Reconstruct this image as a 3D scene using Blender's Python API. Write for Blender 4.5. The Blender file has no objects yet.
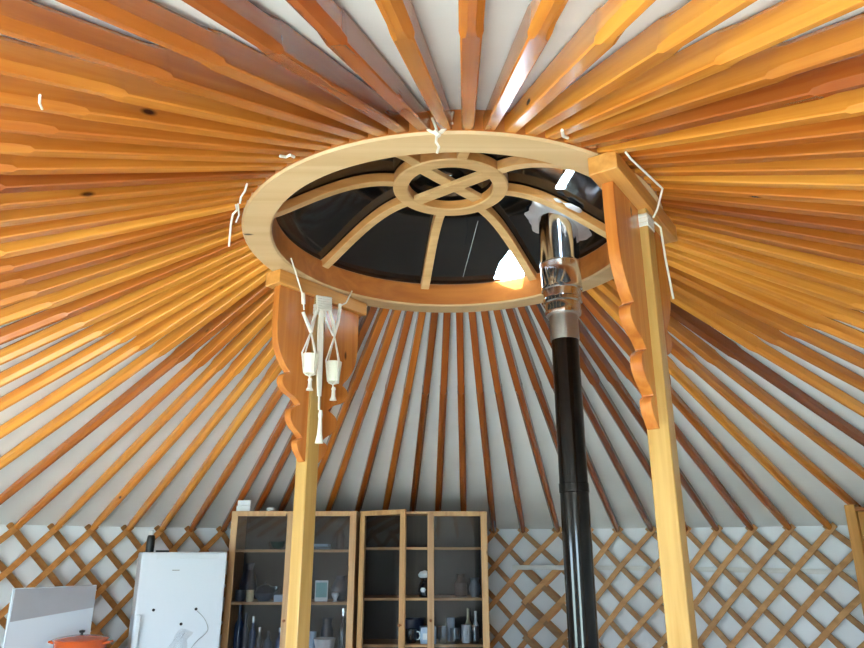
import bpy, bmesh, math, random
from mathutils import Vector, Matrix
random.seed(7)
R_ = math.radians; PI = math.pi
sc = bpy.context.scene
COL = sc.collection

# ------------------------------------------------------------------ geometry of the place
H = 1.3; EYE = 1.5
F, TH = 690.73, .3101
CX, CY = .0675*H, 2.2425*H            # centre of the yurt
RO = .717*H; RW = .0984*H             # roof ring: outer radius, width
RWALL = 3.21*H; ZW = EYE + .0961*H  # wall radius, height of the lattice heads
ZR = EYE + H                          # underside of the roof ring
RH = .134                             # height of the ring
RC = RO - RW/2
ct, st = math.cos(TH), math.sin(TH)

def ray(px, py):
    u, v = (px-432)/F, (py-324)/F
    return Vector((u, ct+v*st, st-v*ct))
def at(px, py, y):
    d = ray(px, py); t = y/d.y
    return Vector((d.x*t, y, EYE+d.z*t))
def circ(px, py, rad, far=True):
    d = ray(px, py)
    A = d.x**2+d.y**2; B = -2*(d.x*CX+d.y*CY); C = CX*CX+CY*CY-rad*rad
    q = math.sqrt(max(B*B-4*A*C, 0)); t = (-B+(q if far else -q))/(2*A)
    return Vector((d.x*t, d.y*t, EYE+d.z*t))
def alpha_of(p): return math.degrees(math.atan2(p.x-CX, p.y-CY))
def pol(a, r, z): return Vector((CX+r*math.sin(R_(a)), CY+r*math.cos(R_(a)), z))
def project(p):
    z = p.z-EYE; d = p.y*ct+z*st
    return 432+F*p.x/d, 324-F*(z*ct-p.y*st)/d

# ------------------------------------------------------------------ mesh helper
class MB:
    def __init__(s): s.v = []; s.f = []
    def add(s, vs, fs, M=None):
        n = len(s.v)
        s.v += [tuple(M @ Vector(v)) if M else tuple(v) for v in vs]
        s.f += [tuple(i+n for i in f) for f in fs]
        return s
    def box(s, x0, x1, y0, y1, z0, z1, M=None):
        vs = [(x, y, z) for z in (z0, z1) for y in (y0, y1) for x in (x0, x1)]
        return s.add(vs, [(0,2,3,1), (4,5,7,6), (0,1,5,4), (2,6,7,3), (0,4,6,2), (1,3,7,5)], M)
    def lathe(s, prof, seg=24, M=None, closed=False, wob=None):
        n = len(prof); vs = []
        for i in range(seg):
            a = 2*PI*i/seg
            for (r, z) in prof:
                k = wob(a, r, z) if wob else 1
                vs.append((r*k*math.cos(a), r*k*math.sin(a), z))
        fs = []
        for i in range(seg):
            j = (i+1) % seg
            for q in range(n if closed else n-1):
                q2 = (q+1) % n
                fs.append((i*n+q, j*n+q, j*n+q2, i*n+q2))
        return s.add(vs, fs, M)
    def tube(s, pts, r, seg=8, M=None):
        pts = [Vector(p) for p in pts]; vs = []; n = len(pts)
        rr = r if isinstance(r, (list, tuple)) else [r]*n
        prev = None
        for i, p in enumerate(pts):
            t = (pts[min(i+1, n-1)]-pts[max(i-1, 0)])
            t = t.normalized() if t.length > 1e-9 else Vector((0,0,1))
            if prev is None:
                a = Vector((0,0,1)) if abs(t.z) < .9 else Vector((1,0,0))
                u = t.cross(a).normalized()
            else:
                u = (prev - t*prev.dot(t)).normalized()
            prev = u; w = t.cross(u)
            for k in range(seg):
                b = 2*PI*k/seg
                vs.append(p + u*math.cos(b)*rr[i] + w*math.sin(b)*rr[i])
        fs = [(i*seg+k, i*seg+(k+1) % seg, (i+1)*seg+(k+1) % seg, (i+1)*seg+k) for i in range(n-1) for k in range(seg)]
        fs += [tuple(range(seg-1, -1, -1)), tuple((n-1)*seg+k for k in range(seg))]
        return s.add(vs, fs, M)
    def loft(s, rings, M=None, caps=True):
        m = len(rings[0]); vs = [p for r in rings for p in r]
        fs = [(i*m+k, i*m+(k+1) % m, (i+1)*m+(k+1) % m, (i+1)*m+k) for i in range(len(rings)-1) for k in range(m)]
        if caps: fs += [tuple(range(m-1, -1, -1)), tuple((len(rings)-1)*m+k for k in range(m))]
        return s.add(vs, fs, M)
    def prism(s, out, y0, y1, M=None):          # outline in x,z, thickness along y
        n = len(out)
        vs = [(x, y0, z) for x, z in out]+[(x, y1, z) for x, z in out]
        fs = [tuple(range(n)), tuple(range(2*n-1, n-1, -1))]
        fs += [(i, n+i, n+(i+1) % n, (i+1) % n) for i in range(n)]
        return s.add(vs, fs, M)
    def build(s, name, mat, parent=None, bevel=0, smooth=True, loc=None, rotz=0, seg=2):
        me = bpy.data.meshes.new(name)
        me.from_pydata(s.v, [], s.f); me.update()
        bm = bmesh.new(); bm.from_mesh(me)
        bmesh.ops.recalc_face_normals(bm, faces=bm.faces[:]); bm.to_mesh(me); bm.free()
        if smooth:
            for p in me.polygons: p.use_smooth = True
            me.set_sharp_from_angle(angle=R_(38))
        me.materials.append(mat)
        o = bpy.data.objects.new(name, me); COL.objects.link(o)
        if parent: o.parent = parent
        if loc is not None: o.location = loc
        if rotz: o.rotation_euler = (0, 0, rotz)
        if bevel:
            b = o.modifiers.new('bevel', 'BEVEL'); b.width = bevel; b.segments = seg; b.limit_method = 'ANGLE'
        return o

def tag(o, label=None, cat=None, group=None, kind=None):
    if label: o['label'] = label
    if cat: o['category'] = cat
    if group: o['group'] = group
    if kind: o['kind'] = kind
    return o
def empty(name, loc, rotz=0):
    o = bpy.data.objects.new(name, None); COL.objects.link(o)
    o.empty_display_size = .1; o.location = loc; o.rotation_euler = (0, 0, rotz)
    return o
def struct(o): o['kind'] = 'structure'; return o
def Rz(a): return Matrix.Rotation(a, 4, 'Z')
def T(x, y, z): return Matrix.Translation((x, y, z))

# ------------------------------------------------------------------ materials
def lin(c):
    return tuple(((v/255)/12.92 if v/255 <= .04045 else ((v/255+.055)/1.055)**2.4) for v in c)+(1,)
def newmat(name):
    m = bpy.data.materials.new(name); m.use_nodes = True
    nt = m.node_tree; b = nt.nodes['Principled BSDF']
    return m, nt, b
def plain(name, rgb, rough=.5, metal=0, spec=.5, noise=0, nscale=20, trans=0, coat=0):
    m, nt, b = newmat(name)
    b.inputs['Base Color'].default_value = lin(rgb); b.inputs['Roughness'].default_value = rough
    b.inputs['Metallic'].default_value = metal; b.inputs['Specular IOR Level'].default_value = spec
    b.inputs['Transmission Weight'].default_value = trans; b.inputs['Coat Weight'].default_value = coat
    if noise:
        tc = nt.nodes.new('ShaderNodeTexCoord'); n = nt.nodes.new('ShaderNodeTexNoise')
        n.inputs['Scale'].default_value = nscale; n.inputs['Detail'].default_value = 5
        r = nt.nodes.new('ShaderNodeMapRange'); r.inputs['To Min'].default_value = 1-noise; r.inputs['To Max'].default_value = 1+noise
        mx = nt.nodes.new('ShaderNodeMix'); mx.data_type = 'RGBA'; mx.blend_type = 'MULTIPLY'; mx.inputs['Factor'].default_value = 1
        mx.inputs['A'].default_value = lin(rgb)
        nt.links.new(tc.outputs['Object'], n.inputs['Vector']); nt.links.new(n.outputs['Fac'], r.inputs['Value'])
        nt.links.new(r.outputs['Result'], mx.inputs['B']); nt.links.new(mx.outputs['Result'], b.inputs['Base Color'])
    return m
def wood(name, ca, cb, axis='z', rough=.32, scale=1.0, tint=False, knots=True, coat=.25, spec=.4):
    m, nt, b = newmat(name); N = nt.nodes; L = nt.links
    tc = N.new('ShaderNodeTexCoord'); mp = N.new('ShaderNodeMapping')
    s = {'x': (1.2, 26, 26), 'y': (26, 1.2, 26), 'z': (26, 26, 1.2)}[axis]
    mp.inputs['Scale'].default_value = tuple(q*scale for q in s)
    oi = N.new('ShaderNodeObjectInfo')
    off = N.new('ShaderNodeVectorMath'); off.operation = 'MULTIPLY_ADD'
    off.inputs[1].default_value = (7.3, 5.1, 9.7)
    L.new(oi.outputs['Random'], off.inputs[0]); L.new(tc.outputs['Object'], off.inputs[2])
    L.new(off.outputs[0], mp.inputs['Vector'])
    n1 = N.new('ShaderNodeTexNoise'); n1.inputs['Scale'].default_value = 1; n1.inputs['Detail'].default_value = 6; n1.inputs['Distortion'].default_value = .6
    L.new(mp.outputs[0], n1.inputs['Vector'])
    cr = N.new('ShaderNodeValToRGB'); cr.color_ramp.elements[0].position = .32; cr.color_ramp.elements[1].position = .68
    cr.color_ramp.elements[0].color = lin(ca); cr.color_ramp.elements[1].color = lin(cb)
    L.new(n1.outputs['Fac'], cr.inputs['Fac'])
    out = cr.outputs['Color']
    if tint:
        mx = N.new('ShaderNodeMix'); mx.data_type = 'RGBA'; mx.blend_type = 'MULTIPLY'; mx.inputs['Factor'].default_value = 1
        L.new(out, mx.inputs['A']); L.new(oi.outputs['Color'], mx.inputs['B']); out = mx.outputs['Result']
    if knots:
        mp2 = N.new('ShaderNodeMapping'); k = {'x': (2.4, 6, 6), 'y': (6, 2.4, 6), 'z': (6, 6, 2.4)}[axis]
        mp2.inputs['Scale'].default_value = k
        L.new(off.outputs[0], mp2.inputs['Vector'])
        vo = N.new('ShaderNodeTexVoronoi'); vo.inputs['Scale'].default_value = 1
        L.new(mp2.outputs[0], vo.inputs['Vector'])
        kr = N.new('ShaderNodeValToRGB'); kr.color_ramp.elements[0].position = .03; kr.color_ramp.elements[1].position = .07
        kr.color_ramp.elements[0].color = (.12, .08, .06, 1); kr.color_ramp.elements[1].color = (1, 1, 1, 1)
        L.new(vo.outputs['Distance'], kr.inputs['Fac'])
        mx = N.new('ShaderNodeMix'); mx.data_type = 'RGBA'; mx.blend_type = 'MULTIPLY'; mx.inputs['Factor'].default_value = 1
        L.new(out, mx.inputs['A']); L.new(kr.outputs['Color'], mx.inputs['B']); out = mx.outputs['Result']
    L.new(out, b.inputs['Base Color'])
    b.inputs['Roughness'].default_value = rough; b.inputs['Coat Weight'].default_value = coat
    b.inputs['Coat Roughness'].default_value = .15; b.inputs['Specular IOR Level'].default_value = spec
    return m
def glass(name, tint, gl=.1, rough=.02):
    m = bpy.data.materials.new(name); m.use_nodes = True; nt = m.node_tree; N = nt.nodes; L = nt.links
    N.remove(N['Principled BSDF'])
    t = N.new('ShaderNodeBsdfTransparent'); t.inputs['Color'].default_value = tint
    g = N.new('ShaderNodeBsdfGlossy'); g.inputs['Roughness'].default_value = rough
    lw = N.new('ShaderNodeLayerWeight')          # same reflectance seen from either side of the pane
    pw = N.new('ShaderNodeMath'); pw.operation = 'POWER'; pw.inputs[1].default_value = 5
    ad = N.new('ShaderNodeMath'); ad.operation = 'ADD'; ad.inputs[1].default_value = .035+gl; ad.use_clamp = True
    L.new(lw.outputs['Facing'], pw.inputs[0]); L.new(pw.outputs[0], ad.inputs[0])
    mx = N.new('ShaderNodeMixShader')
    L.new(ad.outputs[0], mx.inputs[0])
    L.new(t.outputs[0], mx.inputs[1]); L.new(g.outputs[0], mx.inputs[2]); L.new(mx.outputs[0], N['Material Output'].inputs['Surface'])
    return m

M_pole = wood('varnished_pole_wood', (216, 152, 82), (244, 196, 126), 'x', rough=.27, tint=True, coat=.4)
M_ring = wood('pale_ring_wood', (196, 156, 110), (214, 180, 136), 'x', rough=.45, scale=.5, coat=.05)
M_spoke = wood('pale_spoke_wood', (196, 152, 98), (216, 176, 124), 'x', rough=.45, knots=False, coat=.05)
M_post = wood('yellow_post_wood', (180, 136, 68), (204, 163, 96), 'z', rough=.3)
M_brack = wood('amber_bracket_wood', (186, 104, 40), (208, 130, 58), 'z', rough=.24, coat=.4)
M_amber = wood('amber_ring_wood', (166, 92, 38), (196, 118, 54), 'x', rough=.3, scale=.5, coat=.3, knots=False)
M_ambers = wood('amber_spoke_wood', (186, 122, 62), (206, 146, 82), 'x', rough=.35, knots=False)
M_beam = wood('amber_beam_wood', (200, 132, 60), (224, 160, 84), 'x', rough=.35)
M_slat = wood('lattice_wood', (170, 120, 66), (200, 152, 94), 'x', rough=.5, scale=.6, tint=True, coat=0)
M_pine = wood('cabinet_pine', (176, 130, 84), (208, 166, 116), 'z', rough=.45, coat=.05)
M_shelf = wood('shelf_pine', (170, 124, 78), (200, 156, 106), 'x', rough=.5, coat=0)
M_dark = wood('dark_stained_board', (50, 42, 34), (64, 54, 44), 'z', rough=.6, knots=False, coat=0)
M_door = wood('door_board', (180, 126, 62), (204, 150, 84), 'z', rough=.4)
M_cap = wood('door_cap_wood', (140, 82, 42), (160, 98, 52), 'x', rough=.4)
M_floor = wood('floor_boards', (214, 206, 194), (228, 220, 208), 'x', rough=.4, scale=.4, knots=False)
M_fabric = plain('white_canvas', (236, 236, 234), .9, noise=.05, nscale=3)
M_wallfab = plain('white_wall_canvas', (238, 241, 244), .9, noise=.05, nscale=4)
M_strap = plain('white_strap', (226, 226, 222), .8, noise=.06, nscale=40)
M_string = plain('cotton_string', (238, 228, 212), .9)
M_tape = plain('white_tape', (232, 226, 214), .7, noise=.08, nscale=60)
M_pot = plain('cream_glaze', (240, 234, 214), .4)
M_black = plain('black_enamel', (5, 5, 5), .1, spec=.35)
M_chrome = plain('polished_steel', (214, 214, 216), .13, metal=1)
M_collar = plain('brushed_steel', (176, 172, 166), .38, metal=1, noise=.06, nscale=60)
M_foil = plain('crumpled_foil', (186, 186, 192), .42, metal=.6, noise=.15, nscale=30)
M_dome = plain('dark_dome_panel', (13, 14, 17), .09, spec=.8)
M_white = plain('fridge_white', (214, 222, 232), .22, spec=.5)
M_whited = plain('fridge_recess', (206, 214, 222), .3)
M_seal = plain('grey_seal', (90, 92, 96), .6)
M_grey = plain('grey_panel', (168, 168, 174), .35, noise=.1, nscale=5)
M_orange = plain('orange_enamel', (214, 92, 38), .25, coat=.4)
M_blackp = plain('black_plastic', (18, 18, 19), .4)
M_ground = plain('pale_gravel_ground', (196, 204, 190), .9, noise=.2, nscale=.7)
M_leaf = plain('hedge_leaf', (92, 128, 66), .8, noise=.3, nscale=3)
M_glass = glass('cabinet_glass', (.80, .81, .83, 1), -.012)
M_clear = glass('clear_dome_panel', (.92, .95, .97, 1), 0)
M_cable = plain('grey_wire', (150, 156, 156), .5)
M_iron = plain('stove_iron', (24, 24, 25), .5)
M_plast = plain('thin_white_plastic', (216, 222, 230), .35)
def colmat(name, rgb, rough=.3, **k): return plain(name, rgb, rough, **k)

# ------------------------------------------------------------------ roof poles
NP = 81
WALLX = [14,54,91,127,160,190,222,246,271,295,321,352,381,410,437,464,494,523,558,589,618,652,687,718,753,791,832]
AW = [alpha_of(circ(x, 527, RWALL)) for x in WALLX]
def wall_alpha(k):
    if 0 <= k <= 26: return AW[k]
    a0, a1 = AW[26], AW[0]+360
    return a0 + (a1-a0)*(k-26)/(NP-26) + 1.3*math.sin(PI*(k-26)/(NP-26))
def idx_alpha(i):                      # continuous version, for the lattice
    k = math.floor(i); f = i-k
    def g(k):
        if k < 0: return wall_alpha(k+NP)-360
        return wall_alpha(k)
    return g(k)*(1-f)+g(k+1)*f
def ring_alpha(k): return 4.6 + 360/NP*(k-15)

P0z, P1z = ZR+.052, ZW+.012
R0, R1 = RO-.03, RWALL-.055
LEN = math.hypot(R1-R0, P0z-P1z)+.02
def oct_ring(x, w, h, c, dz=0):
    a, b = w/2, h/2
    return [(x, y, z+dz) for y, z in ((-a+c,-b), (a-c,-b), (a,-b+c), (a,b-c), (a-c,b), (-a+c,b), (-a,b-c), (-a,-b+c))]
def pole_mesh():
    m = MB(); s = .91                    # the square-cut head ends about nine tenths of a metre from the ring
    rings = [oct_ring(0, .036, .046, .010), oct_ring(.03, .042, .054, .004), oct_ring(s*.5, .044, .066, .004), oct_ring(s, .046, .074, .004),
             oct_ring(s+.010, .052, .080, .014), oct_ring(s+.05, .050, .075, .017), oct_ring(LEN*.75, .056, .068, .018),
             oct_ring(LEN-.12, .054, .056, .017), oct_ring(LEN, .038, .044, .014)]
    return m.loft(rings)
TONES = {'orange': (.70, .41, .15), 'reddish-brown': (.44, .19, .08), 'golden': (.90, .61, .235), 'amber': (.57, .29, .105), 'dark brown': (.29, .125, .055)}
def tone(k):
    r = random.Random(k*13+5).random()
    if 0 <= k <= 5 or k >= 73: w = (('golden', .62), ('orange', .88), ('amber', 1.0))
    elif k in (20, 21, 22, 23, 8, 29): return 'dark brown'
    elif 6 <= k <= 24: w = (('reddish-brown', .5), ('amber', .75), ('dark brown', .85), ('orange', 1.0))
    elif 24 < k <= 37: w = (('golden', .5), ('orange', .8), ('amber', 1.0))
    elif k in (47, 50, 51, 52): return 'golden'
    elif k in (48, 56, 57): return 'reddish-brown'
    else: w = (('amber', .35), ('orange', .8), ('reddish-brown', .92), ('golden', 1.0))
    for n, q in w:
        if r <= q: return n
ORD = ['first','second','third','fourth','fifth','sixth','seventh','eighth','ninth','tenth','eleventh','twelfth','thirteenth','fourteenth','fifteenth','sixteenth','seventeenth','eighteenth','nineteenth','twentieth']
ORD += ['twenty-'+o for o in ORD[:9]]+['thirtieth']+['thirty-'+o for o in ORD[:9]]
proto = None
sides = {'left': [], 'top': [], 'right': [], 'foot': []}
poles = {}
for k in range(NP):
    aw, ar = wall_alpha(k), ring_alpha(k)
    z1 = P1z
    p0, p1 = pol(ar, R0, P0z), pol(aw, R1, z1)
    d = (p1-p0).normalized()
    y = Vector((0,0,1)).cross(d).normalized(); zz = d.cross(y)
    if proto is None:
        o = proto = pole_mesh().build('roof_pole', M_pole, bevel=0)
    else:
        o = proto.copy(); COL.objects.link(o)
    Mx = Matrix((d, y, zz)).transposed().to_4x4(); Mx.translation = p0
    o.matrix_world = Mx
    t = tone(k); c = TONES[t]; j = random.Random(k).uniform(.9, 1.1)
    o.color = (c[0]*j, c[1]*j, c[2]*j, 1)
    # where does the pole leave the photograph?
    side = 'foot'; pos = 0
    n = 400
    for i in range(n+1):
        p = p0.lerp(p1, i/n)
        if p.y*ct+(p.z-EYE)*st < .05: side = side if side != 'foot' else 'top'; break
        x, yy = project(p)
        if x < 0: side, pos = 'left', yy; break
        if x > 864: side, pos = 'right', yy; break
        if yy < 0: side, pos = 'top', x; break
    else: pos = project(p1)[0]
    sides[side].append((pos, k)); poles[k] = (o, t)
for s, lst in sides.items():
    lst.sort(reverse=s in ('left', 'right'))
    for i, (pos, k) in enumerate(lst):
        o, t = poles[k]
        w = {'left': f'{t} roof pole running off the left edge, {ORD[i]} up from the lattice corner',
             'right': f'{t} roof pole running off the right edge, {ORD[i]} up from the wooden wardrobe',
             'top': f'{t} roof pole running off the top edge, {ORD[i]} from the left',
             'foot': f'{t} roof pole sloping down to the far wall, {ORD[i]} from the left'}[s]
        tag(o, w, 'roof pole', 'roof poles between the ring and the lattice wall')

# ------------------------------------------------------------------ setting: canvas roof, walls, floor, ground
def cone(a0, a1, n, prof):
    m = MB(); vs = []; q = len(prof)
    for i in range(n+1):
        a = a0+(a1-a0)*i/n
        vs += [tuple(pol(a, r, z)) for r, z in prof]
    fs = [(i*q+j, (i+1)*q+j, (i+1)*q+j+1, i*q+j+1) for i in range(n) for j in range(q-1)]
    return m.add(vs, fs)
slope = (P0z-P1z)/(R1-R0)
def zpole(r): return P0z-(r-R0)*slope
roofm = cone(0, 360, 162, [(RO-.03, zpole(RO)+.062), (RO+.1, zpole(RO+.1)+.044), (RWALL+.075, zpole(RWALL+.075)+.046)])
struct(roofm.build('ceiling', M_fabric))
OPEN0, OPEN1 = -177.5, -161            # the open doorway behind the camera
WIN0, WIN1, WZ0, WZ1 = -126, -104, .45, 1.60   # the window in the left wall
WT = [(RWALL+.03, 0), (RWALL+.03, ZW+.06)]
struct(cone(57, 360+OPEN0, 70, WT).build('wall_right', M_wallfab))
struct(cone(-60, 57, 60, WT).build('wall_back', M_wallfab))
wl = cone(WIN1, -60, 30, WT)
for c_ in (cone(OPEN1, WIN0, 24, WT), cone(WIN0, WIN1, 16, [(RWALL+.03, 0), (RWALL+.03, WZ0)]), cone(WIN0, WIN1, 16, [(RWALL+.03, WZ1), (RWALL+.03, ZW+.06)])): wl.add(c_.v, c_.f)
struct(wl.build('wall_left', M_wallfab))
fl = MB(); fl.lathe([(0.001, -.05), (RWALL+.06, -.05), (RWALL+.06, 0), (0.001, 0)], 64)
struct(fl.build('floor', M_floor, loc=(CX, CY, 0)))
gr = MB(); gr.box(-40, 40, -40, 40, -.2, -.06)
struct(gr.build('ground', M_ground, loc=(CX, CY, 0)))
# white strap running round the canvas behind the lattice
stp = cone(12, 56.5, 60, [(RWALL+.012, ZW-.345), (RWALL+.006, ZW-.325), (RWALL+.012, ZW-.305)])
struct(stp.build('trim_1', M_strap))
# doorway frame (behind and to the left of the camera)
dr2 = struct(empty('door_2', pol((OPEN0+OPEN1)/2, RWALL, 0)))
dloc = dr2.location.copy()
for a in (OPEN0, OPEN1):
    p = pol(a, RWALL+.03, 0)-dloc
    MB().box(-.035, .035, -.035, .035, 0, ZW+.03, T(*p)@Rz(-R_(a))).build('door_jamb', M_door, dr2, .006)
pa, pb = pol(OPEN0, RWALL+.03, 0)-dloc, pol(OPEN1, RWALL+.03, 0)-dloc
ang = math.atan2((pb-pa).y, (pb-pa).x); ln = (pb-pa).length
MB().box(0, ln, -.03, .03, ZW+.03, ZW+.09, T(*pa)@Rz(ang)).build('door_lintel', M_door, dr2, .006)
wn = struct(empty('window_1', pol((WIN0+WIN1)/2, RWALL+.03, 0)))
wloc = wn.location.copy(); wf = MB()
qa, qb = pol(WIN0, RWALL+.03, 0)-wloc, pol(WIN1, RWALL+.03, 0)-wloc
wang = math.atan2((qb-qa).y, (qb-qa).x); wln = (qb-qa).length; WM = T(*qa)@Rz(wang)
for x in (0, wln/2-.02, wln-.04): wf.box(x, x+.04, -.03, .03, WZ0, WZ1, WM)
wf.box(.04, wln-.04, -.03, .03, WZ0, WZ0+.05, WM); wf.box(.04, wln-.04, -.03, .03, WZ1-.05, WZ1, WM)
wf.build('window_frame', M_door, wn, .004)
# tall board-fronted wardrobe at the right edge of the view
a0 = alpha_of(circ(848, 516, RWALL-.55)); a1 = a0+16
p0, p1 = pol(a0, RWALL-.55, 0), pol(a1, RWALL-.55, 0)
d = p1-p0; W = d.length; rz = math.atan2(d.y, d.x)
DT = 1.775
d1 = tag(empty('wardrobe', p0, rz), 'tall wooden board-fronted wardrobe at the right edge, against the lattice', 'wardrobe')
MB().box(.012, W-.012, .02, .26, .03, DT-.05).build('body', M_door, d1, .004)
for x in (0, W-.075): MB().box(x, x+.075, -.03, .025, 0, DT).build('stile', M_door, d1, .005)
MB().box(.075, W-.075, -.035, .25, DT-.045, DT-.02).build('cap_board', M_cap, d1, .004)
b = MB(); nb = 9; bw = (W-.15)/nb
for i in range(nb): b.box(.075+i*bw+.003, .075+(i+1)*bw-.003, -.012, .019, .05, DT-.047)
dq = b.build('board_door', M_door, d1, .006)
MB().tube([(W-.2, -.012, .95), (W-.2, -.05, .97), (W-.2, -.05, 1.08), (W-.2, -.012, 1.1)], .008).build('handle', M_blackp, dq)

# ------------------------------------------------------------------ lattice walls
SP = 2*PI*RWALL/NP; DZ = .306
def strip(k, sgn, r, i0, i1, top=.035):
    rings = []; w = .0235; th = .006; j = -.13
    zf = lambda q: ZW-.008-abs(q)*DZ if q >= 0 else ZW-.008+abs(q)*DZ
    q = -.13; n = 0; pts = []
    while True:
        ii = k+sgn*q; z = zf(q)
        if z < .02 or ii < i0-1e-6 or ii > i1+1e-6:
            if ii < i0 or ii > i1:
                if q <= 0.3: pass
                break
            break
        pts.append((ii, z)); q += .22
    if len(pts) < 3: return None
    P = [pol(idx_alpha(ii), r, z) for ii, z in pts]
    m = MB(); rings = []
    for a, p in enumerate(P):
        t = (P[min(a+1, len(P)-1)]-P[max(a-1, 0)]).normalized()
        nrm = Vector((p.x-CX, p.y-CY, 0)).normalized(); u = nrm.cross(t).normalized()
        rings.append([p+u*w+nrm*th, p-u*w+nrm*th, p-u*w-nrm*th, p+u*w-nrm*th])
    m.loft(rings); return m
def strip_from_edge(i_edge, z0, sgn, r, i0, i1):
    # strip that starts on the side edge of the section below its head row
    pts = []; q = 0
    while z0-q*DZ > .02 and i0-1e-6 <= i_edge+sgn*q <= i1+1e-6:
        pts.append((i_edge+sgn*q, z0-q*DZ)); q += .22
    if len(pts) < 3: return None
    P = [pol(idx_alpha(ii), r, z) for ii, z in pts]; w = .0235; th = .006
    rings = []
    for a, p in enumerate(P):
        t = (P[min(a+1, len(P)-1)]-P[max(a-1, 0)]).normalized()
        nrm = Vector((p.x-CX, p.y-CY, 0)).normalized(); u = nrm.cross(t).normalized()
        rings.append([p+u*w+nrm*th, p-u*w+nrm*th, p-u*w-nrm*th, p+u*w-nrm*th])
    m = MB(); m.loft(rings); return m
def lattice(kA, kB, rin, label, base, hue):
    root = empty('lattice_wall', base); tag(root, label, 'lattice wall', 'lattice wall sections')
    def put(m, shade):
        if m is None: return
        m.v = [tuple(Vector(v)-Vector(base)) for v in m.v]
        o = m.build('slat', M_slat, root, .002, smooth=False)
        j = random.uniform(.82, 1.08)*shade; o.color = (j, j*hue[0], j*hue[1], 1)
    for k in range(kA, kB+1):
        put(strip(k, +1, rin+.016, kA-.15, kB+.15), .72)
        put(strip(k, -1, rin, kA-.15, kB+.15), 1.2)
    for n in range(1, 6):
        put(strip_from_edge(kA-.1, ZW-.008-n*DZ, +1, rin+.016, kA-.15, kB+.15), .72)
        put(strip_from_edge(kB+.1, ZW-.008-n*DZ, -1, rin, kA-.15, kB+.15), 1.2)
    return root
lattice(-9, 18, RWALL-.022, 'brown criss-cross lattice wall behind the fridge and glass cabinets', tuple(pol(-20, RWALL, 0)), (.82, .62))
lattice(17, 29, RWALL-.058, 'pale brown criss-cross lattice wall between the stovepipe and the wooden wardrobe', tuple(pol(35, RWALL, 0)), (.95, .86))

bq = cone(9.5, 18.6, 14, [(RWALL-.09, ZW-.345), (RWALL-.096, ZW-.325), (RWALL-.09, ZW-.302)])
bo_ = pol(14, RWALL-.09, ZW-.325); bq.v = [tuple(Vector(v)-bo_) for v in bq.v]
tag(bq.build('strap', M_strap, loc=bo_), 'white strap tied across the lattice between the right cabinet and stovepipe', 'strap')

# ------------------------------------------------------------------ roof ring
ring = tag(empty('roof_ring', (CX, CY, ZR)), 'large round pale wooden roof ring with curved spokes and dark dome panels', 'roof ring')
def two_tone(o, mat):                   # pale planed underside, varnished sides
    o.data.materials.append(mat)
    for p in o.data.polygons:
        if p.normal.z < -.6: p.material_index = 1
    return o
rim = MB(); b = .008
rim.lathe([(RO-RW+b, 0), (RO-b, 0), (RO, b), (RO, RH-b), (RO-b, RH), (RO-RW+b, RH), (RO-RW, RH-b), (RO-RW, b)], 128, closed=True)
two_tone(rim.build('rim', M_amber, ring), M_ring)
RI = RO-RW; ZH = 3.098-ZR; HO, HI = .272, .2
hub = MB(); hub.lathe([(HI+.006, ZH), (HO-.006, ZH), (HO, ZH+.006), (HO, ZH+.05), (HI, ZH+.05), (HI, ZH+.006)], 64, closed=True)
two_tone(hub.build('hub', M_ambers, ring), M_spoke)
def zarc(r):                            # curve of the spokes, low at the rim, high at the hub
    t = max(0, min(1, (RI+.02-r)/(RI+.02-HO)))
    return RH-.045 + (ZH-RH+.052)*math.sin(t*PI/2)**1.15
for i in range(8):
    a = -9.2+45*i; rings = []
    for s in range(15):
        r = RI+.015-(RI+.015-HO+.01)*s/14; z = zarc(r); w = .024
        u = Vector((math.sin(R_(a)), math.cos(R_(a)), 0)); v = Vector((u.y, -u.x, 0))
        rings.append([u*r+v*w+Vector((0,0,z)), u*r-v*w+Vector((0,0,z)), u*r-v*w+Vector((0,0,z+.046)), u*r+v*w+Vector((0,0,z+.046))])
    two_tone(MB().loft(rings).build('spoke', M_ambers, ring, .004, smooth=False), M_spoke)
for a, z in ((-52, ZH+.002), (43, ZH+.024)):
    MB().box(-HI-.01, HI+.01, -.031, .031, z, z+.024, Rz(R_(90-a))).build('crossbar', M_spoke, ring, .003)
dome = MB(); prof = []
for s in range(129):
    r = RI+.03-(RI+.03)*s/128+.001
    prof.append((r, (zarc(r) if r > HO else ZH+.05+.01*(1-r/HO))+.05 if r > HO else ZH+.058+.02*(1-r/HO)))
dome.lathe(prof, 480)
dome_o = dome.build('dome_panel', M_dome, ring)
dome_o.data.materials.append(M_clear)
def on_dome(px, py):                    # where the line of sight meets the dome
    d = ray(px, py); lo, hi = 1.5, 6
    for _ in range(50):
        m = (lo+hi)/2; p = d*m; r = math.hypot(p.x-CX, p.y-CY)
        zd_ = ZR+(zarc(r) if r > HO else ZH+.05)+.05
        if p.z+EYE < zd_: lo = m
        else: hi = m
    return Vector((p.x-CX, p.y-CY))
gap_and_reflection = [[on_dome(*q) for q in ((526, 279), (494, 279), (500, 262), (509, 251), (517, 250))],
        [on_dome(*q) for q in ((555, 189), (564, 189), (577, 168), (570, 167))]]  # added clear patch standing in for a window's reflection on the dome
def inside(p, poly):
    c = False; n = len(poly)
    for i in range(n):
        a, b_ = poly[i], poly[(i+1) % n]
        if (a.y > p.y) != (b_.y > p.y) and p.x < (b_.x-a.x)*(p.y-a.y)/(b_.y-a.y)+a.x: c = not c
    return c
for p in dome_o.data.polygons:
    if any(inside(p.center.xy, g_) for g_ in gap_and_reflection): p.material_index = 1
tag(ring.children[-1], 'dark glossy dome skylight panels')
tag(ring.children[0], None)

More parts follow.
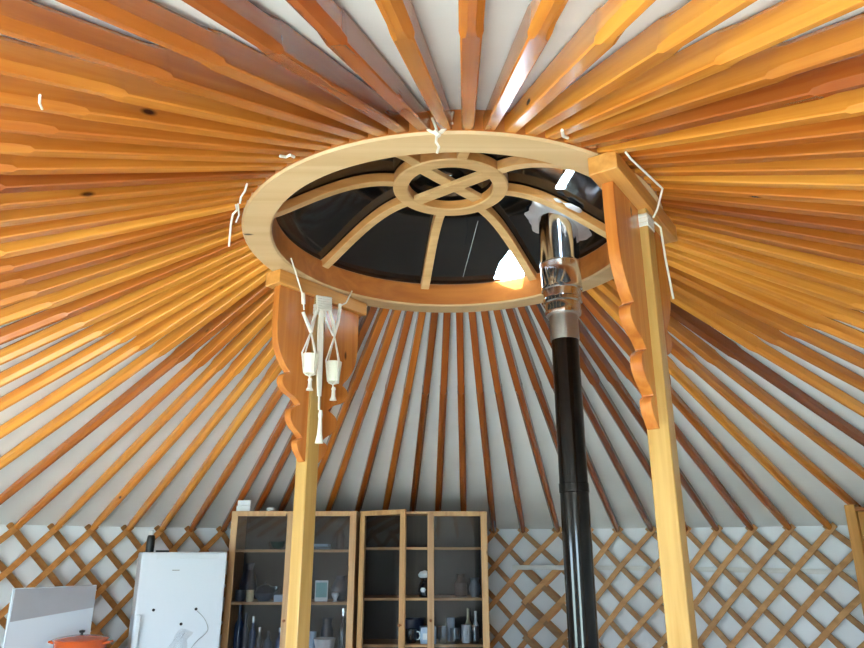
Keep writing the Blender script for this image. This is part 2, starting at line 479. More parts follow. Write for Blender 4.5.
# ------------------------------------------------------------------ posts with scalloped brackets
def smooth_pts(pts, n=6):               # Catmull-Rom through the points
    out = []
    for i in range(len(pts)-1):
        p0 = pts[max(i-1, 0)]; p1 = pts[i]; p2 = pts[i+1]; p3 = pts[min(i+2, len(pts)-1)]
        for k in range(n):
            t = k/n
            out.append(tuple(.5*((2*p1[c])+(-p0[c]+p2[c])*t+(2*p0[c]-5*p1[c]+4*p2[c]-p3[c])*t*t+(-p0[c]+3*p1[c]-3*p2[c]+p3[c])*t**3) for c in (0, 1)))
    out.append(pts[-1]); return out
PA = .078; ZB = ZR-.072
def bracket_outline(sg, wd):
    h = PA/2-.002
    e = [(.305, 0), (.308, -.03)]
    e += smooth_pts([(.308, -.05), (.306, -.2), (.290, -.30), (.245, -.375), (.198, -.42)])
    e += smooth_pts([(.198, -.424), (.238, -.448), (.240, -.485), (.200, -.52), (.142, -.542), (.104, -.568)])
    e += smooth_pts([(.104, -.572), (.158, -.600), (.168, -.64), (.140, -.682), (.096, -.71), (.074, -.728)])
    e += smooth_pts([(.074, -.732), (.106, -.752), (.098, -.79), (.072, -.82), (.052, -.842)])
    e += [(h, -.844), (h, 0)]
    return [(sg*(h+(x-h)*wd), ZB+z) for x, z in e]
def post(alpha, label, tape_z, inset, near, wd=1):
    P = pol(alpha, RC, 0)
    root = tag(empty('support_post', P, R_(-alpha)), label, 'post', 'posts holding up the roof ring')   # local x = tangent, local y = outward
    MB().box(-PA/2, PA/2, -PA/2, PA/2, 0, ZB).build('shaft', M_post, root, .005)
    MB().box(*near, -RW/2+.012, RW/2-.012, ZB, ZR-.001).build('cap_beam', M_beam, root, .004)
    y0 = -PA/2+inset
    for sg in (1, -1):
        MB().prism(bracket_outline(sg, wd if sg < 0 else 1), y0, y0+.042).build('bracket', M_brack, root, .003)
    t = MB(); q = PA/2+.003
    for i in range(3): t.box(-q, q, -q, q, tape_z+i*.018, tape_z+i*.018+.017)
    tag(t.build('tape_wrap', M_tape, root, .003), 'white tape wound round the top of the post')
    return root
post(-53.7, 'left wooden post with scalloped brackets, in front of the glass cabinets', ZB-.09, .012, (-.30, .345), .87)
post(124.2, 'right wooden post with scalloped bracket, beside the black stovepipe', ZB-.075, .004, (-.345, .385))

# ------------------------------------------------------------------ stovepipe and stove
PX, PY = .628, 3.13
sp = tag(empty('stovepipe', (PX, PY, .74)), 'black stovepipe with shiny steel upper sleeve passing up through the dome', 'stovepipe')
def zz(z): return z-.74
MB().lathe([(.05, 0), (.063, 0), (.063, zz(1.72)), (.066, zz(1.722)), (.066, zz(1.76)), (.063, zz(1.762)), (.063, zz(2.425)), (.05, zz(2.425))], 40, closed=True).build('black_flue', M_black, sp)
MB().lathe([(.055, zz(2.42)), (.067, zz(2.42)), (.068, zz(2.43)), (.068, zz(2.54)), (.078, zz(2.55)), (.055, zz(2.55))], 40, closed=True).build('collar', M_collar, sp)
MB().lathe([(.06, zz(2.545)), (.083, zz(2.545)), (.087, zz(2.56)), (.083, zz(2.575)), (.085, zz(2.60)), (.093, zz(2.605)), (.093, zz(2.622)), (.088, zz(2.628)), (.091, zz(2.665)), (.098, zz(2.67)), (.098, zz(2.684)), (.096, zz(2.69)),
            (.096, zz(2.795)), (.099, zz(2.80)), (.099, zz(2.81)), (.096, zz(2.815)), (.096, zz(3.10)), (.06, zz(3.10))], 48, closed=True).build('steel_sleeve', M_chrome, sp)
zd = 3.025; qv = Vector((PX-CX, PY-CY, 0)).normalized()
FM = T(0, 0, zz(zd))@Matrix.Rotation(R_(24), 4, Vector((-qv.y, qv.x, 0)))
fl = MB()
fl.lathe([(.094, -.01), (.13, -.006), (.156, .002), (.168, .014), (.156, .026), (.094, .03)], 72, FM, closed=True,
         wob=lambda a, r, z: 1+(.05*math.sin(9*a)+.03*math.sin(17*a+1))*(r > .11))
fl.build('foil_flange', M_foil, sp)
stv = tag(empty('wood_stove', (PX, PY, 0), R_(10)), 'black iron wood stove under the stovepipe', 'stove')
MB().box(-.28, .28, -.24, .24, .14, .72).build('firebox', M_iron, stv, .02)
MB().lathe([(.04, .72), (.08, .72), (.07, .74), (.04, .74)], 32, closed=True).build('flue_socket', M_iron, stv)
dd = MB().box(-.2, .2, -.262, -.24, .24, .6).build('stove_door', M_iron, stv, .008)
MB().tube([(.15, -.262, .45), (.15, -.29, .45), (.15, -.29, .36)], .008).build('handle', M_collar, dd)
for x in (-.23, .23):
    for y in (-.19, .19): MB().box(x-.025, x+.025, y-.025, y+.025, 0, .14).build('leg', M_iron, stv, .004)

# ------------------------------------------------------------------ glass cabinets
YF = 5.75; CD = .38
def cabinet_xz(px, py): return at(px, py, YF)
def cabinet(px0, px1, rot, shelves, ztop, label, doors):
    a, b = at(px0, 512, YF), at(px1, 512, YF)
    w = (b.x-a.x)
    root = tag(empty('display_cabinet', (a.x, YF, 0), rot), label, 'cabinet', 'glass-fronted cabinets along the far wall')
    t = .022
    c = MB(); c.box(0, t, .02, CD, 0, ztop); c.box(w-t, w, .02, CD, 0, ztop); c.box(t, w-t, .02, CD, ztop-t, ztop); c.box(t, w-t, .02, CD, .06, .06+t)
    c.build('body', M_pine, root, .002)
    MB().box(t, w-t, CD-.012, CD, .08, ztop-t).build('back_panel', M_dark, root)
    for z in shelves:
        MB().box(t, w-t, .03, CD-.014, z-.02, z).build('shelf', M_shelf, root, .002)
    for (x0, x1, hinge, ang) in doors:
        x0 *= w; x1 *= w
        hx = x0 if hinge == 'l' else x1
        dw = x1-x0; s = .052
        Mx = T(hx, 0, 0)@Rz(ang)@T(0 if hinge == 'l' else -dw, 0, 0)
        f = MB(); z0, z1 = .09, ztop
        f.box(0, s, -.002, .018, z0, z1, Mx); f.box(dw-s, dw, -.002, .018, z0, z1, Mx)
        f.box(s, dw-s, -.002, .018, z1-s*.75, z1, Mx); f.box(s, dw-s, -.002, .018, z0, z0+s*1.4, Mx)
        dr = f.build('door', M_pine, root, .003)
        MB().box(s, dw-s, .006, .010, z0+s*1.4, z1-s*.75, Mx).build('pane', M_glass, dr)
        kx = dw-.026 if hinge == 'l' else .026
        MB().lathe([(.001, 0), (.006, 0), (.006, .012), (.011, .016), (.011, .024), (.001, .028)], 16, Mx@T(kx, -.002, .95)@Matrix.Rotation(PI/2, 4, 'X')).build('knob', M_cap, dr)
    return root, w
sh1 = [1.468, 1.080, .693, .35]; sh2 = [1.486, 1.110, .777, .42]
ZC = 1.762
cabA, wA = cabinet(232, 357, R_(-1.4), sh1, ZC, 'left pine display cabinet with two closed glass doors behind the post', [(0, .5, 'l', 0), (.5, 1, 'r', 0)])
cabB, wB = cabinet(360.5, 487, R_(.8), sh2, ZC, 'right pine display cabinet with its left glass door standing ajar', [(0, .5, 'l', R_(-44)), (.53, 1, 'r', 0)])

# things in the cabinets, in cabinet-local coordinates (x from a pixel column, standing on shelf top z)
def loc_in(cab, px, dep, z):
    Mi = cab.matrix_basis
    o = cab.location; r = cab.rotation_euler.z
    u = Vector((math.cos(r), math.sin(r), 0)); v = Vector((-math.sin(r), math.cos(r), 0))
    # solve for x so that the point shows in pixel column px
    lo, hi = -.2, 1.4
    for _ in range(40):
        mid = (lo+hi)/2; p = o+u*mid+v*dep+Vector((0, 0, z))
        if project(p)[0] < px: lo = mid
        else: hi = mid
    return o+u*lo+v*dep+Vector((0, 0, z+.0005))
def vase(name, prof, mat, loc, label, cat, group=None, seg=28):
    return tag(MB().lathe(prof, seg).build(name, mat, loc=loc), label, cat, group)
C_blueglass = plain('blue_glass', (44, 66, 110), .12, coat=.3)
C_navy = plain('navy_ceramic', (26, 34, 56), .3)
C_green = plain('green_glass', (34, 62, 50), .12, coat=.3)
C_wine = plain('wine_glass_dark', (14, 20, 26), .1, coat=.4)
C_white = plain('white_ceramic', (216, 220, 224), .3)
C_beige = plain('beige_clay', (196, 184, 150), .5)
C_teal = plain('teal_print', (116, 168, 168), .5, noise=.25, nscale=30)
C_greyb = plain('slate_ceramic', (64, 72, 84), .35)
C_lblue = plain('pale_blue_card', (168, 190, 214), .5)
C_brown = plain('brown_ceramic', (70, 46, 34), .4)
C_clear = glass('drinking_glass', (.80, .86, .92, 1), .10)
C_silver = plain('silver_cap', (200, 204, 210), .2, metal=.9)
def bottle_prof(h, r, nr, shoulder=.62):
    return [(.001, 0), (r*.94, 0), (r, .006), (r, h*shoulder), (r*.8, h*(shoulder+.07)), (nr*1.1, h*(shoulder+.15)), (nr, h*.95), (nr*1.15, h*.955), (nr*1.15, h), (.001, h)]
def bowl_prof(h, r, t=.006):
    return [(.001, 0), (r*.45, 0), (r*.5, .008), (r*.8, h*.4), (r, h), (r-t, h), (r*.76, h*.45), (r*.4, .014), (.001, .012)]
def cup_prof(h, r, t=.004):
    return [(.001, 0), (r*.8, 0), (r, h*.15), (r, h), (r-t, h), (r-t, h*.2), (.001, .008)]
def with_handle(cup_o, r, h, mat, s=1):
    MB().tube([(s*r*.95, 0, h*.8), (s*(r+.018), 0, h*.78), (s*(r+.026), 0, h*.5), (s*(r+.016), 0, h*.25), (s*r*.95, 0, h*.22)], .0045).build('handle', mat, cup_o)
# --- left cabinet, top shelf
vase('bowl', bowl_prof(.06, .075), C_green, loc_in(cabA, 277, .14, sh1[0]), 'dark green glass bowl on the top shelf of the left cabinet', 'bowl')
bk = tag(MB().box(-.085, .085, -.06, .06, 0, .022).build('book', C_greyb, loc=loc_in(cabA, 320, .14, sh1[0]), rotz=.1, bevel=.002), 'flat dark grey book, lower of two, top shelf of the left cabinet', 'book', 'books lying in the left cabinet')
bl = bk.location+Vector((0, 0, .0225))
tag(MB().box(-.075, .075, -.05, .05, 0, .020).build('book', C_lblue, loc=bl, rotz=-.06, bevel=.002), 'flat pale blue book lying on the grey book, left cabinet', 'book', 'books lying in the left cabinet')
vase('jar', bottle_prof(.15, .034, .024, .72), C_brown, loc_in(cabA, 340, .16, sh1[0]), 'slim dark brown jar at the right end of the top shelf, left cabinet', 'jar')
# --- left cabinet, middle shelf
z = sh1[1]
vase('vase', [(.001, 0), (.04, 0), (.05, .01), (.07, .10), (.06, .17), (.03, .23), (.045, .28), (.04, .28), (.026, .23), (.001, .2)], C_navy, loc_in(cabA, 247, .27, z), 'tall navy vase at the back of the middle shelf, left cabinet', 'vase')
vase('mug', cup_prof(.085, .04), C_greyb, loc_in(cabA, 240, .11, z), 'slate grey mug at the left end of the middle shelf, left cabinet', 'mug')
vase('cup', cup_prof(.085, .030), C_beige, loc_in(cabA, 249.5, .07, z), 'small beige clay cup at the front of the middle shelf', 'cup')
pt = vase('teapot', [(.001, 0), (.04, 0), (.07, .03), (.078, .06), (.06, .1), (.03, .118), (.012, .122), (.014, .14), (.001, .142)], C_navy, loc_in(cabA, 264, .13, z), 'dark blue round teapot on the middle shelf, left cabinet', 'teapot')
MB().tube([(.07, 0, .045), (.1, 0, .07), (.12, 0, .11)], [.014, .010, .008]).build('spout', C_navy, pt)
MB().tube([(-.065, 0, .085), (-.1, 0, .085), (-.108, 0, .05), (-.07, 0, .03)], .006).build('handle', C_navy, pt)
vase('tumbler', cup_prof(.10, .033), C_clear, loc_in(cabA, 275.5, .27, z), 'clear tumbler between the teapot and the white box, left cabinet', 'glass')
tag(MB().box(-.06, .06, -.035, .035, 0, .05).build('box', C_lblue, loc=loc_in(cabA, 282, .08, z), bevel=.003), 'small pale blue box on the middle shelf beside the post', 'box')
cd = tag(MB().box(-.05, .05, -.012, .012, 0, .155).build('picture_card', C_white, loc=loc_in(cabA, 321, .10, z), rotz=.05, bevel=.002), 'upright white and teal picture card on the middle shelf', 'card')
MB().box(-.043, .043, -.0135, -.012, .03, .14).build('printed_picture', C_teal, cd)
rj = vase('globe_vase', [(.001, 0), (.035, 0), (.068, .04), (.076, .085), (.06, .135), (.034, .16), (.036, .185), (.03, .185), (.028, .16), (.001, .14)], C_greyb, loc_in(cabA, 340, .2, z), 'round dark grey vase at the right end of the middle shelf, left cabinet', 'vase')
vase('egg_cup', [(.001, 0), (.02, 0), (.012, .012), (.02, .03), (.03, .05), (.026, .065), (.001, .07)], C_white, loc_in(cabA, 335, .08, z), 'little white egg cup in front of the round grey vase', 'cup')
# --- left cabinet, lower shelf
z = sh1[2]
for i, (px, h, r, m, lab, g) in enumerate([
        (237, .36, .036, C_blueglass, 'blue glass bottle at the left end of the lower shelf, left cabinet', .2),
        (243, .30, .034, C_navy, 'navy bottle second from the left on the lower shelf', .12),
        (251, .27, .026, C_blueglass, 'slim blue bottle with silver cap, left part of lower shelf', .16),
        (258, .20, .028, C_wine, 'short dark bottle with silver cap on the lower shelf', .07),
        (267, .17, .03, C_greyb, 'grey bottle just left of the post on the lower shelf', .1),
        (279, .19, .032, C_blueglass, 'blue bottle with silver cap half behind the post', .13),
        (342, .335, .036, C_wine, 'dark wine bottle with silver foil neck at right of lower shelf', .1)]):
    o = vase('bottle', bottle_prof(h, r, r*.36, .55), m, loc_in(cabA, px, g, z), lab, 'bottle', 'bottles in the left cabinet')
    if 'silver' in lab:
        MB().lathe([(r*.44, h*.84), (r*.46, h*.84), (r*.46, h+.004), (.001, h+.004)], 20).build('cap', C_silver, o)
vase('tumbler', cup_prof(.16, .034), C_lblue, loc_in(cabA, 311, .18, z), 'tall pale blue tumbler right of the post on the lower shelf', 'glass')
vase('bowl', bowl_prof(.12, .085), C_white, loc_in(cabA, 324, .11, z), 'white bowl on the lower shelf left of the wine bottle', 'bowl')
vase('pitcher', [(.001, 0), (.05, 0), (.06, .05), (.05, .16), (.034, .21), (.042, .25), (.036, .25), (.03, .2), (.001, .18)], C_navy, loc_in(cabA, 326, .28, z), 'navy pitcher at the back of the lower shelf, left cabinet', 'pitcher')
# --- right cabinet, open bay
z = sh2[1]
pg = vase('figurine', [(.001, 0), (.045, 0), (.055, .03), (.052, .08), (.036, .115), (.03, .12), (.042, .14), (.044, .165), (.03, .19), (.001, .2)], C_wine, loc_in(cabB, 425, .10, z), 'black and white round figurine in the open bay of the right cabinet', 'figurine')
MB().lathe([(.001, -.002), (.03, 0), (.048, .016), (.05, .03), (.034, .052), (.001, .062)], 24, T(-.004, -.004, .138)).build('white_crown', C_white, pg)
MB().lathe([(.001, 0), (.02, .004), (.026, .02), (.02, .036), (.001, .04)], 20, T(-.012, -.036, .035)).build('white_front', C_white, pg)
z = sh2[2]
mg = vase('mug', cup_prof(.10, .045), C_wine, loc_in(cabB, 411, .12, z), 'black mug with pale handle in the open bay of the right cabinet', 'mug')
with_handle(mg, .045, .10, C_white, 1)
bx = tag(MB().box(-.06, .06, -.05, .05, 0, .12).build('box', C_lblue, loc=loc_in(cabB, 428, .10, z), rotz=.1, bevel=.004), 'pale blue and white box beside the black mug, right cabinet', 'box')
MB().box(-.045, .02, -.0525, -.05, .03, .075).build('white_label', C_white, bx)
vase('bowl', [(.001, 0), (.06, 0), (.085, .09), (.09, .16), (.084, .16), (.078, .09), (.001, .02)], C_navy, loc_in(cabB, 413, .265, z), 'dark blue bowl behind the black mug, right cabinet', 'bowl')
# --- right cabinet, right door
z = sh2[1]
vase('jar', bottle_prof(.17, .05, .03, .6), C_brown, loc_in(cabB, 461, .2, z), 'brown jar behind the right door, middle shelf of right cabinet', 'jar')
vase('vase', [(.001, 0), (.03, 0), (.05, .06), (.03, .12), (.04, .14), (.034, .14), (.001, .1)], C_greyb, loc_in(cabB, 475, .15, z), 'small grey vase at the right end of the middle shelf, right cabinet', 'vase')
z = sh2[2]
for px, h, r, g, m, lab in [(443, .12, .036, .1, C_clear, 'clear glass first from the left behind the right door'), (451, .17, .032, .22, C_lblue, 'tall pale blue glass at the back, right door of the right cabinet'),
                         (455, .11, .04, .08, C_clear, 'wide clear glass second from the left behind the right door'), (466, .13, .036, .12, C_white, 'white glass in the middle of the row behind the right door'),
                         (475, .12, .034, .09, C_clear, 'clear glass at the right end of the row, right cabinet')]:
    vase('drinking_glass', cup_prof(h, r), m, loc_in(cabB, px, g, z), lab, 'glass', 'glasses in the right cabinet')
vase('bottle', bottle_prof(.24, .026, .010, .5), C_beige, loc_in(cabB, 468.5, .22, z), 'slim beige bottle behind the white glass, right cabinet', 'bottle')
vase('bottle', bottle_prof(.22, .024, .010, .5), C_white, loc_in(cabB, 476, .22, z), 'slim white bottle at the back right, right cabinet', 'bottle')
# --- on top of the left cabinet
q = loc_in(cabA, 244, .06, ZC)
bx = tag(MB().box(-.056, .056, -.03, .03, 0, .044).build('box', C_white, loc=q, bevel=.003), 'small white box, lower of two, on top of the left cabinet', 'box', 'white boxes on top of the left cabinet')
tag(MB().box(-.052, .052, -.028, .028, 0, .042).build('box', M_plast, loc=q+Vector((.002, 0, .0445)), rotz=.06, bevel=.003), 'small white box stacked on another on top of the left cabinet', 'box', 'white boxes on top of the left cabinet')
vase('saucer', [(.001, 0), (.03, 0), (.038, .02), (.028, .03), (.001, .032)], C_white, loc_in(cabA, 271, .06, ZC), 'small round white lid on top of the left cabinet near the post', 'lid')

# ------------------------------------------------------------------ fridge
fr_p = Vector((-2.07, 5.2, 0)); fa = R_(24.5); FW, FD, FH = .594, .58, 1.453
fr = tag(empty('fridge', fr_p, fa), 'white fridge standing between the cooker and the left glass cabinet', 'fridge')
MB().box(0, FW, .045, FD, .02, FH-.004).build('body', M_white, fr, .012)
MB().box(.006, FW-.006, .036, .046, .04, FH-.01).build('door_seal', M_seal, fr)
dr = MB().box(0, FW, 0, .036, .03, FH).build('door', M_white, fr, .010, seg=3)
MB().box(.10, FW-.06, -.0035, .002, FH-.046, FH-.012).build('top_grip', M_whited, dr, .003)
MB().box(.215, .265, -.0015, .001, FH-.128, FH-.121).build('badge', M_cable, dr)
g = MB(); g.box(.004, .040, -.030, -.008, .83, 1.04); g.box(.008, .034, -.010, .002, .84, .87); g.box(.008, .034, -.010, .002, 1.0, 1.03)
g.build('handle', M_white, dr, .008)
for x, zq in ((.04, 0), (FW-.06, 0), (.04, .4), (FW-.06, .4)):
    MB().lathe([(.001, 0), (.018, 0), (.016, .02), (.001, .02)], 16, T(x, .07+zq, 0)).build('foot', M_blackp, fr)
uF = Vector((math.cos(fa), math.sin(fa), 0)); nF = Vector((math.sin(fa), -math.cos(fa), 0))
def on_front(px, py, out=0):
    d = ray(px, py); cam = Vector((0, 0, EYE)); n = nF
    t = n.dot(fr_p+nF*out-cam)/n.dot(d); return cam+d*t
Mrot = Rz(fa)@Matrix.Rotation(PI/2, 4, 'X')
for px, py, lab in ((153.5, 610, 'round dark magnet on the fridge door, nearer the handle'), (196, 609, 'round dark magnet on the fridge door, right of the other one'), (181, 624, 'dark magnet holding the clear plastic bag on the fridge door')):
    p = on_front(px, py, .0005)
    m = MB(); m.lathe([(.001, 0), (.010, 0), (.010, .005), (.007, .008), (.001, .008)], 20, Mrot)
    tag(m.build('magnet', M_blackp, loc=p), lab, 'magnet', 'magnets on the fridge door')
base = on_front(181, 628, .004)
bag = MB(); rows = []
outl = [(0, 0), (.045, -.012), (.085, -.035), (.05, -.075), (.055, -.115), (.05, -.2), (.02, -.23), (-.06, -.21), (-.09, -.15), (-.05, -.09), (-.035, -.04)]
outl = smooth_pts(outl+[outl[0]], 4)[:-1]
n = len(outl)
vs = []
rg = random.Random(3)
for k, s in ((0, 1), (1, .7), (2, .35)):
    for (x, zq) in outl:
        o_ = .004+.012*k*rg.random()+.006*math.sin(9*x*10+k)
        vs.append(uF*(x*s)+Vector((0, 0, (zq+.02)*s-.02))+nF*(max(.002, o_)))
vs.append(Vector((0, 0, -.08))+nF*.012)
fs = [(k*n+i, k*n+(i+1) % n, (k+1)*n+(i+1) % n, (k+1)*n+i) for k in range(2) for i in range(n)]+[(2*n+i, 2*n+(i+1) % n, 3*n) for i in range(n)]
bag.add(vs, fs)
M_bag = glass('clear_bag', (.93, .94, .95, 1), .06, .2)
tag(bag.build('plastic_bag', M_bag, loc=base), 'crumpled clear plastic bag hanging under the dark magnet on the fridge', 'bag')
cpts = smooth_pts([(197, 611), (204, 618), (208, 628), (205, 634), (197, 641), (190, 650), (186, 660)], 5)
co = on_front(200, 630, .006)
tag(MB().tube([on_front(x, y, .006)-co for x, y in cpts], .0022, 6).build('cord', M_cable, loc=co), 'thin grey cord hanging in a loop on the fridge door', 'cord')
# bottle and dark tray on the fridge
def on_fridge_top(x, y): return fr_p+uF*x-nF*y+Vector((0, 0, FH))
btl = tag(empty('bottle', on_fridge_top(.052, .09)), 'black bottle with white cap standing on the fridge', 'bottle')
MB().lathe([(.001, 0), (.027, 0), (.029, .004), (.029, .085), (.026, .11), (.021, .118), (.001, .118)], 28).build('body', M_blackp, btl)
MB().lathe([(.001, .118), (.016, .118), (.016, .148), (.012, .152), (.001, .152)], 20).build('cap', C_white, btl)
tag(MB().box(-.045, .045, -.03, .03, 0, .012).build('tray', M_blackp, loc=on_fridge_top(.14, .09), rotz=fa, bevel=.003), 'flat black tray on the fridge beside the black bottle', 'tray')

# ------------------------------------------------------------------ cooker with raised lid, and pot
cl, cr_ = Vector((-2.777, 4.9, 0)), Vector((-2.427, 5.35, 0))
cu = (cr_-cl).normalized(); ca = math.atan2(cu.y, cu.x); CW = (cr_-cl).length
ck = tag(empty('cooker', cl, ca), 'white cooker with its lid standing upright, left of the fridge', 'cooker')
MB().box(0, CW, -.52, .03, .03, .75).build('body', M_white, ck, .008)
lid = MB().box(.0, CW, .004, .026, .76, 1.228).build('lid', M_white, ck, .006)
tag(lid, 'white upright cooker lid')
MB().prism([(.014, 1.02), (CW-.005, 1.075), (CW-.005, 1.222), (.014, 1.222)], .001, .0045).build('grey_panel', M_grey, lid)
MB().box(.03, CW-.03, -.535, -.52, .15, .58).build('oven_door', M_seal, ck, .004)
MB().tube([(.06, -.52, .61), (.06, -.56, .61), (CW-.06, -.56, .61), (CW-.06, -.52, .61)], .008).build('oven_handle', C_silver, ck)
for x in (.08, .19, .30, .41): MB().lathe([(.001, 0), (.018, 0), (.016, .02), (.001, .02)], 20, T(x, -.52, .69)@Matrix.Rotation(PI/2, 4, 'X')).build('knob', M_blackp, ck)
MB().lathe([(.10, .752), (.112, .752), (.112, .768), (.10, .768)], 28, T(.355, -.294, 0), closed=True).build('pan_support', M_blackp, ck)
pp = cl+cu*.355+Vector((cu.y, -cu.x, 0))*.294
pot = tag(empty('cooking_pot', (pp.x, pp.y, .7685)), 'orange lidded cooking pot with black knob on the cooker', 'pot')
hp = .905-.7685
MB().lathe([(.001, 0), (.14, 0), (.156, .02), (.162, hp-.01), (.168, hp), (.001, hp)], 40).build('pot_body', M_orange, pot)
ld = MB().lathe([(.170, hp), (.174, hp+.006), (.15, hp+.014), (.07, hp+.026), (.001, hp+.029)], 40).build('pot_lid', M_orange, pot)
MB().lathe([(.001, hp+.028), (.009, hp+.028), (.008, hp+.04), (.017, hp+.044), (.019, hp+.056), (.001, hp+.06)], 20).build('knob', M_blackp, ld)
for s in (-1, 1):
    MB().tube([(s*.156, -.03, hp-.02), (s*.198, -.022, hp-.012), (s*.2, .022, hp-.012), (s*.156, .03, hp-.02)], .008).build('handle', M_orange, pot)

# ------------------------------------------------------------------ macrame hanger on the left post
pL = pol(-53.7, RC, 0); nL = Vector((math.sin(R_(-53.7)), math.cos(R_(-53.7)), 0))
def mplane(px, py, off=.088):           # a plane just inside the inner face of the left post
    d = ray(px, py); q = pL-nL*off; t = nL.dot(q)/nL.dot(Vector((d.x, d.y, 0)))
    return Vector((d.x*t, d.y*t, EYE+d.z*t))
top = mplane(324, 300)
mac = tag(empty('macrame_hanger', top), 'white macrame hanger with two little cream pots and tassels, on the left post', 'wall hanging')
def mp(px, py, off=.088): return mplane(px, py, off)-top
kn = MB()
for i in range(6):
    kn.tube([mp(316.5, 296.5+i*2.3), mp(324, 297.5+i*2.4, off=.098), mp(331, 298.5+i*2.3)], .0075, 8)
kn.build('knot', M_string, mac)
cd = MB()
for a in (-1.5, 0, 1.5):
    cd.tube([mp(321.5+a*.7, 308), mp(320.5+a, 330), mp(319.8+a, 355), mp(319.4+a*.8, 380), mp(319.3+a*.4, 396)], .0085, 6)
for a in (-.8, .8): cd.tube([mp(319.2+a*.3, 396), mp(319+a*.5, 410)], .004, 6)
cd.build('centre_cord', M_string, mac)
def tassel(px, py0, py1, wpx):
    m = MB(); a, b = mp(px, py0), mp(px, py1); L = (a-b).length
    m.lathe([(.001, L), (.008, L), (.012, L*.86), (.009, L*.74), (wpx*.6, L*.3), (wpx, .004), (.001, 0)], 18, T(*b)); m.build('tassel', M_string, mac)
tassel(319, 410, 444, .021)
sd = MB()
sd.tube([mp(320, 303), mp(314, 318), mp(311, 332)], .009, 6); sd.tube([mp(303, 312), mp(307, 322), mp(311, 332)], .009, 6)
sd.tube([mp(328, 303), mp(333, 322), mp(334, 336)], .009, 6); sd.tube([mp(340, 308), mp(338, 322), mp(334, 336)], .009, 6)
sd.tube([mp(324, 303), mp(326, 320), mp(333, 336)], .005, 6)
sd.build('side_cord', M_string, mac)
for (cx_, ytop, rim_, bot, tas0, tas1) in ((311, 332, 354.5, 373.5, 378, 391), (334.5, 336, 362, 382, 387, 401)):
    c0 = mp(cx_-1.5, rim_); c1 = mp(cx_-1.5, bot); hh = (c0-c1).length
    p = MB(); p.lathe([(.001, 0), (.028, 0), (.031, .004), (.041, hh), (.036, hh), (.027, .01), (.001, .01)], 28, T(*c1))
    p.build('pot', M_pot, mac)
    s = MB()
    for q in range(4):
        b = PI/4+q*PI/2
        s.tube([mp(cx_, ytop), c0+Vector((.044*math.cos(b), .044*math.sin(b), 0)), c1+Vector((.034*math.cos(b), .034*math.sin(b), 0)), c1+Vector((0, 0, -.012)), mp(cx_-1.5, tas0)], .0042, 6)
    s.build('sling', M_string, mac)
    tassel(cx_-1.5, tas0, tas1, .018)
for path, knot, kr in (([circ(291, 258, RI-.006)-top, circ(297, 277, RI-.012)-top, mp(303, 296), mp(304, 310)], [mp(303, 293), mp(303.5, 304)], .010),
                       ([circ(352, 291, RI-.006)-top, mp(346, 303), mp(340, 306), mp(340, 312)], [mp(340, 304), mp(339.5, 312)], .009)):
    st_ = MB(); st_.tube(path, .004, 6); st_.tube(knot, kr, 8); st_.build('hanging_string', M_string, mac)

# ------------------------------------------------------------------ loose strings tied round the ring and poles
def string(pts, r, label):
    o = pts[0]; return tag(MB().tube([p-o for p in pts], r, 6).build('string', M_string, loc=o), label, 'string', 'bits of string tied to the roof')
nr = lambda x, y, k=.012: circ(x, y, RO+k, False)
A = nr(437, 136)
s = MB(); o = A
for path in ([(423, 126), (430, 131), (437, 134), (441, 131), (446, 125), (453, 123)], [(432, 118), (436, 128), (438, 134)], [(453, 112), (450, 124), (441, 133)], [(437, 133), (436, 142), (439, 147), (437, 153)]):
    s.tube([nr(x, y)-o for x, y in path], .0045, 6)
s.tube([nr(435, 131)-o, nr(439, 136)-o], .009, 6)
tag(s.build('string', M_string, loc=o), 'white string tied in a knot at the near middle of the roof ring', 'string', 'bits of string tied to the roof')
lf = lambda x, y, r: circ(x, y, r, True)
def slab(x, y, below=.045):              # a point just under the pole layer
    d = ray(x, y); lo, hi = .3, 6
    for _ in range(60):
        m = (lo+hi)/2; p = Vector((d.x*m, d.y*m, EYE+d.z*m)); r = math.hypot(p.x-CX, p.y-CY)
        if p.z < zpole(r)-below: lo = m
        else: hi = m
    return p
string([slab(247, 184), slab(245, 191), slab(241, 197), slab(240, 203)], .004, 'short white string just left of the ring, upper of three')
string([slab(236, 205), slab(237, 210), slab(233, 214), slab(231, 224), slab(229, 246)], .0045, 'long white string dangling at the left side of the ring')
string([slab(238, 204), slab(239, 215), slab(236, 222)], .0035, 'small loop of white string beside the long dangling one')
string([slab(280, 156), slab(286, 157), slab(290, 155), slab(294, 157)], .005, 'white string knot on the poles above left of the ring')
string([slab(562, 130), slab(563, 136), slab(568, 138)], .005, 'small white string hook right of the knot on the near ring')
string([slab(40, 95, .06), slab(39.5, 103, .06), slab(42, 109, .06)], .0028, 'tiny white string hook on the poles near the top left corner')
tR = Vector((math.cos(R_(124.2)), -math.sin(R_(124.2)), 0)); nR = Vector((math.sin(R_(124.2)), math.cos(R_(124.2)), 0))
pR = pol(124.2, RC, 0)
string([slab(617, 155)+nR*.03, slab(621, 162, .055)+nR*.035, pR+nR*.115+tR*.07+Vector((0, 0, ZR-.03)), pR+nR*.075+tR*.02+Vector((0, 0, ZB-.012)), pR+nR*.060+tR*.03+Vector((0, 0, ZB-.045))], .004, 'white string from the poles down to the tape on the right post')
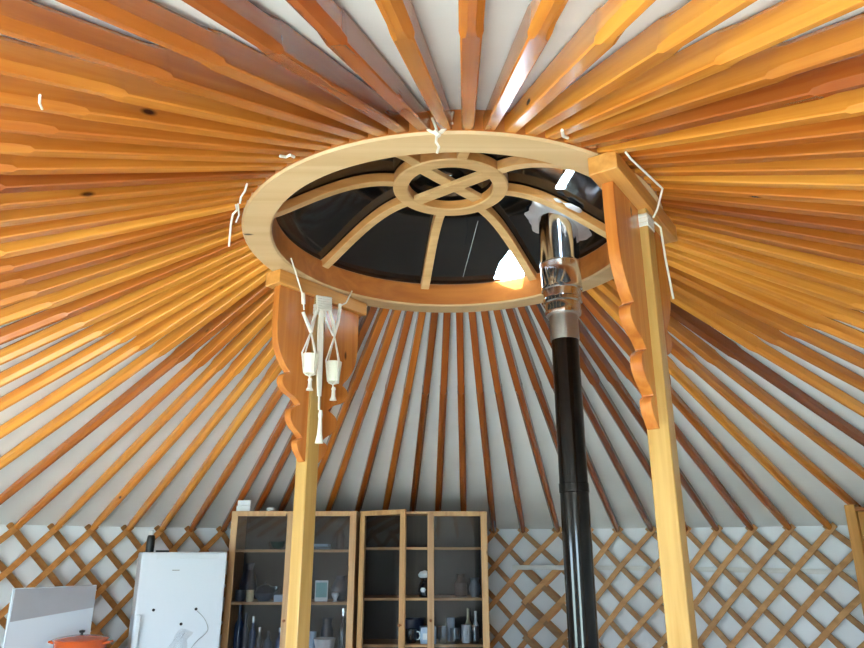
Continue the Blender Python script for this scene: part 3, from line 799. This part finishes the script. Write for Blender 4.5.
string([pR+nR*.054+tR*.0+Vector((0, 0, ZB-.05)), pR+nR*.07-tR*.02+Vector((0, 0, ZB-.07)), pR+nR*.075-tR*.02+Vector((0, 0, ZB-.2)), pR+nR*.085-tR*.03+Vector((0, 0, ZB-.36))], .004, 'white string hanging loose down the right side of the right post')
# thin wire hanging inside the dome
w0, w1 = at(478, 221, 3.10), at(463, 277, 3.52)
tag(MB().tube([Vector((0,0,0)), w1-w0], .0016, 5).build('wire', M_cable, loc=w0), 'thin pale wire stretched under the dome beside the stovepipe', 'wire')

# ------------------------------------------------------------------ light: daylight through the doorway
w = bpy.data.worlds.new('sky'); sc.world = w; w.use_nodes = True
bg = w.node_tree.nodes['Background']; bg.inputs['Color'].default_value = (.66, .90, 1.10, 1); bg.inputs['Strength'].default_value = 6.2
def portal(a0, a1, z0, z1, name):
    pa, pb = pol(a0, RWALL+.08, 0), pol(a1, RWALL+.08, 0); mid = (pa+pb)/2
    L = bpy.data.lights.new(name, 'AREA'); L.shape = 'RECTANGLE'; L.size = (pb-pa).length; L.size_y = z1-z0
    L.cycles.is_portal = True
    lo = bpy.data.objects.new(name, L); COL.objects.link(lo)
    lo.location = (mid.x, mid.y, (z0+z1)/2)
    lo.rotation_euler = Vector((CX-mid.x, CY-mid.y, 0)).to_track_quat('-Z', 'Z').to_euler()
portal(OPEN0, OPEN1, .02, ZW+.03, 'doorway_portal')
portal(WIN0, WIN1, WZ0, WZ1, 'window_portal')
S = bpy.data.lights.new('sun', 'SUN'); S.energy = 11; S.angle = R_(1); S.color = (.90, .97, 1.0)
so = bpy.data.objects.new('sun', S); COL.objects.link(so)
so.rotation_euler = Vector((.2, .68, -.75)).to_track_quat('-Z', 'Y').to_euler()
so.location = (0, 0, 8)

# ------------------------------------------------------------------ camera
cam = bpy.data.cameras.new('camera'); co = bpy.data.objects.new('camera', cam); COL.objects.link(co)
cam.sensor_width = 36; cam.lens = F*36/864; cam.clip_start = .02; cam.clip_end = 200
co.location = (0, 0, EYE); co.rotation_euler = (PI/2+TH, 0, 0)
sc.camera = co
sc.view_settings.view_transform = 'Standard'; sc.view_settings.look = 'None'; sc.view_settings.gamma = 1
sc.view_settings.use_curve_mapping = False
sc.view_settings.exposure = 2.1
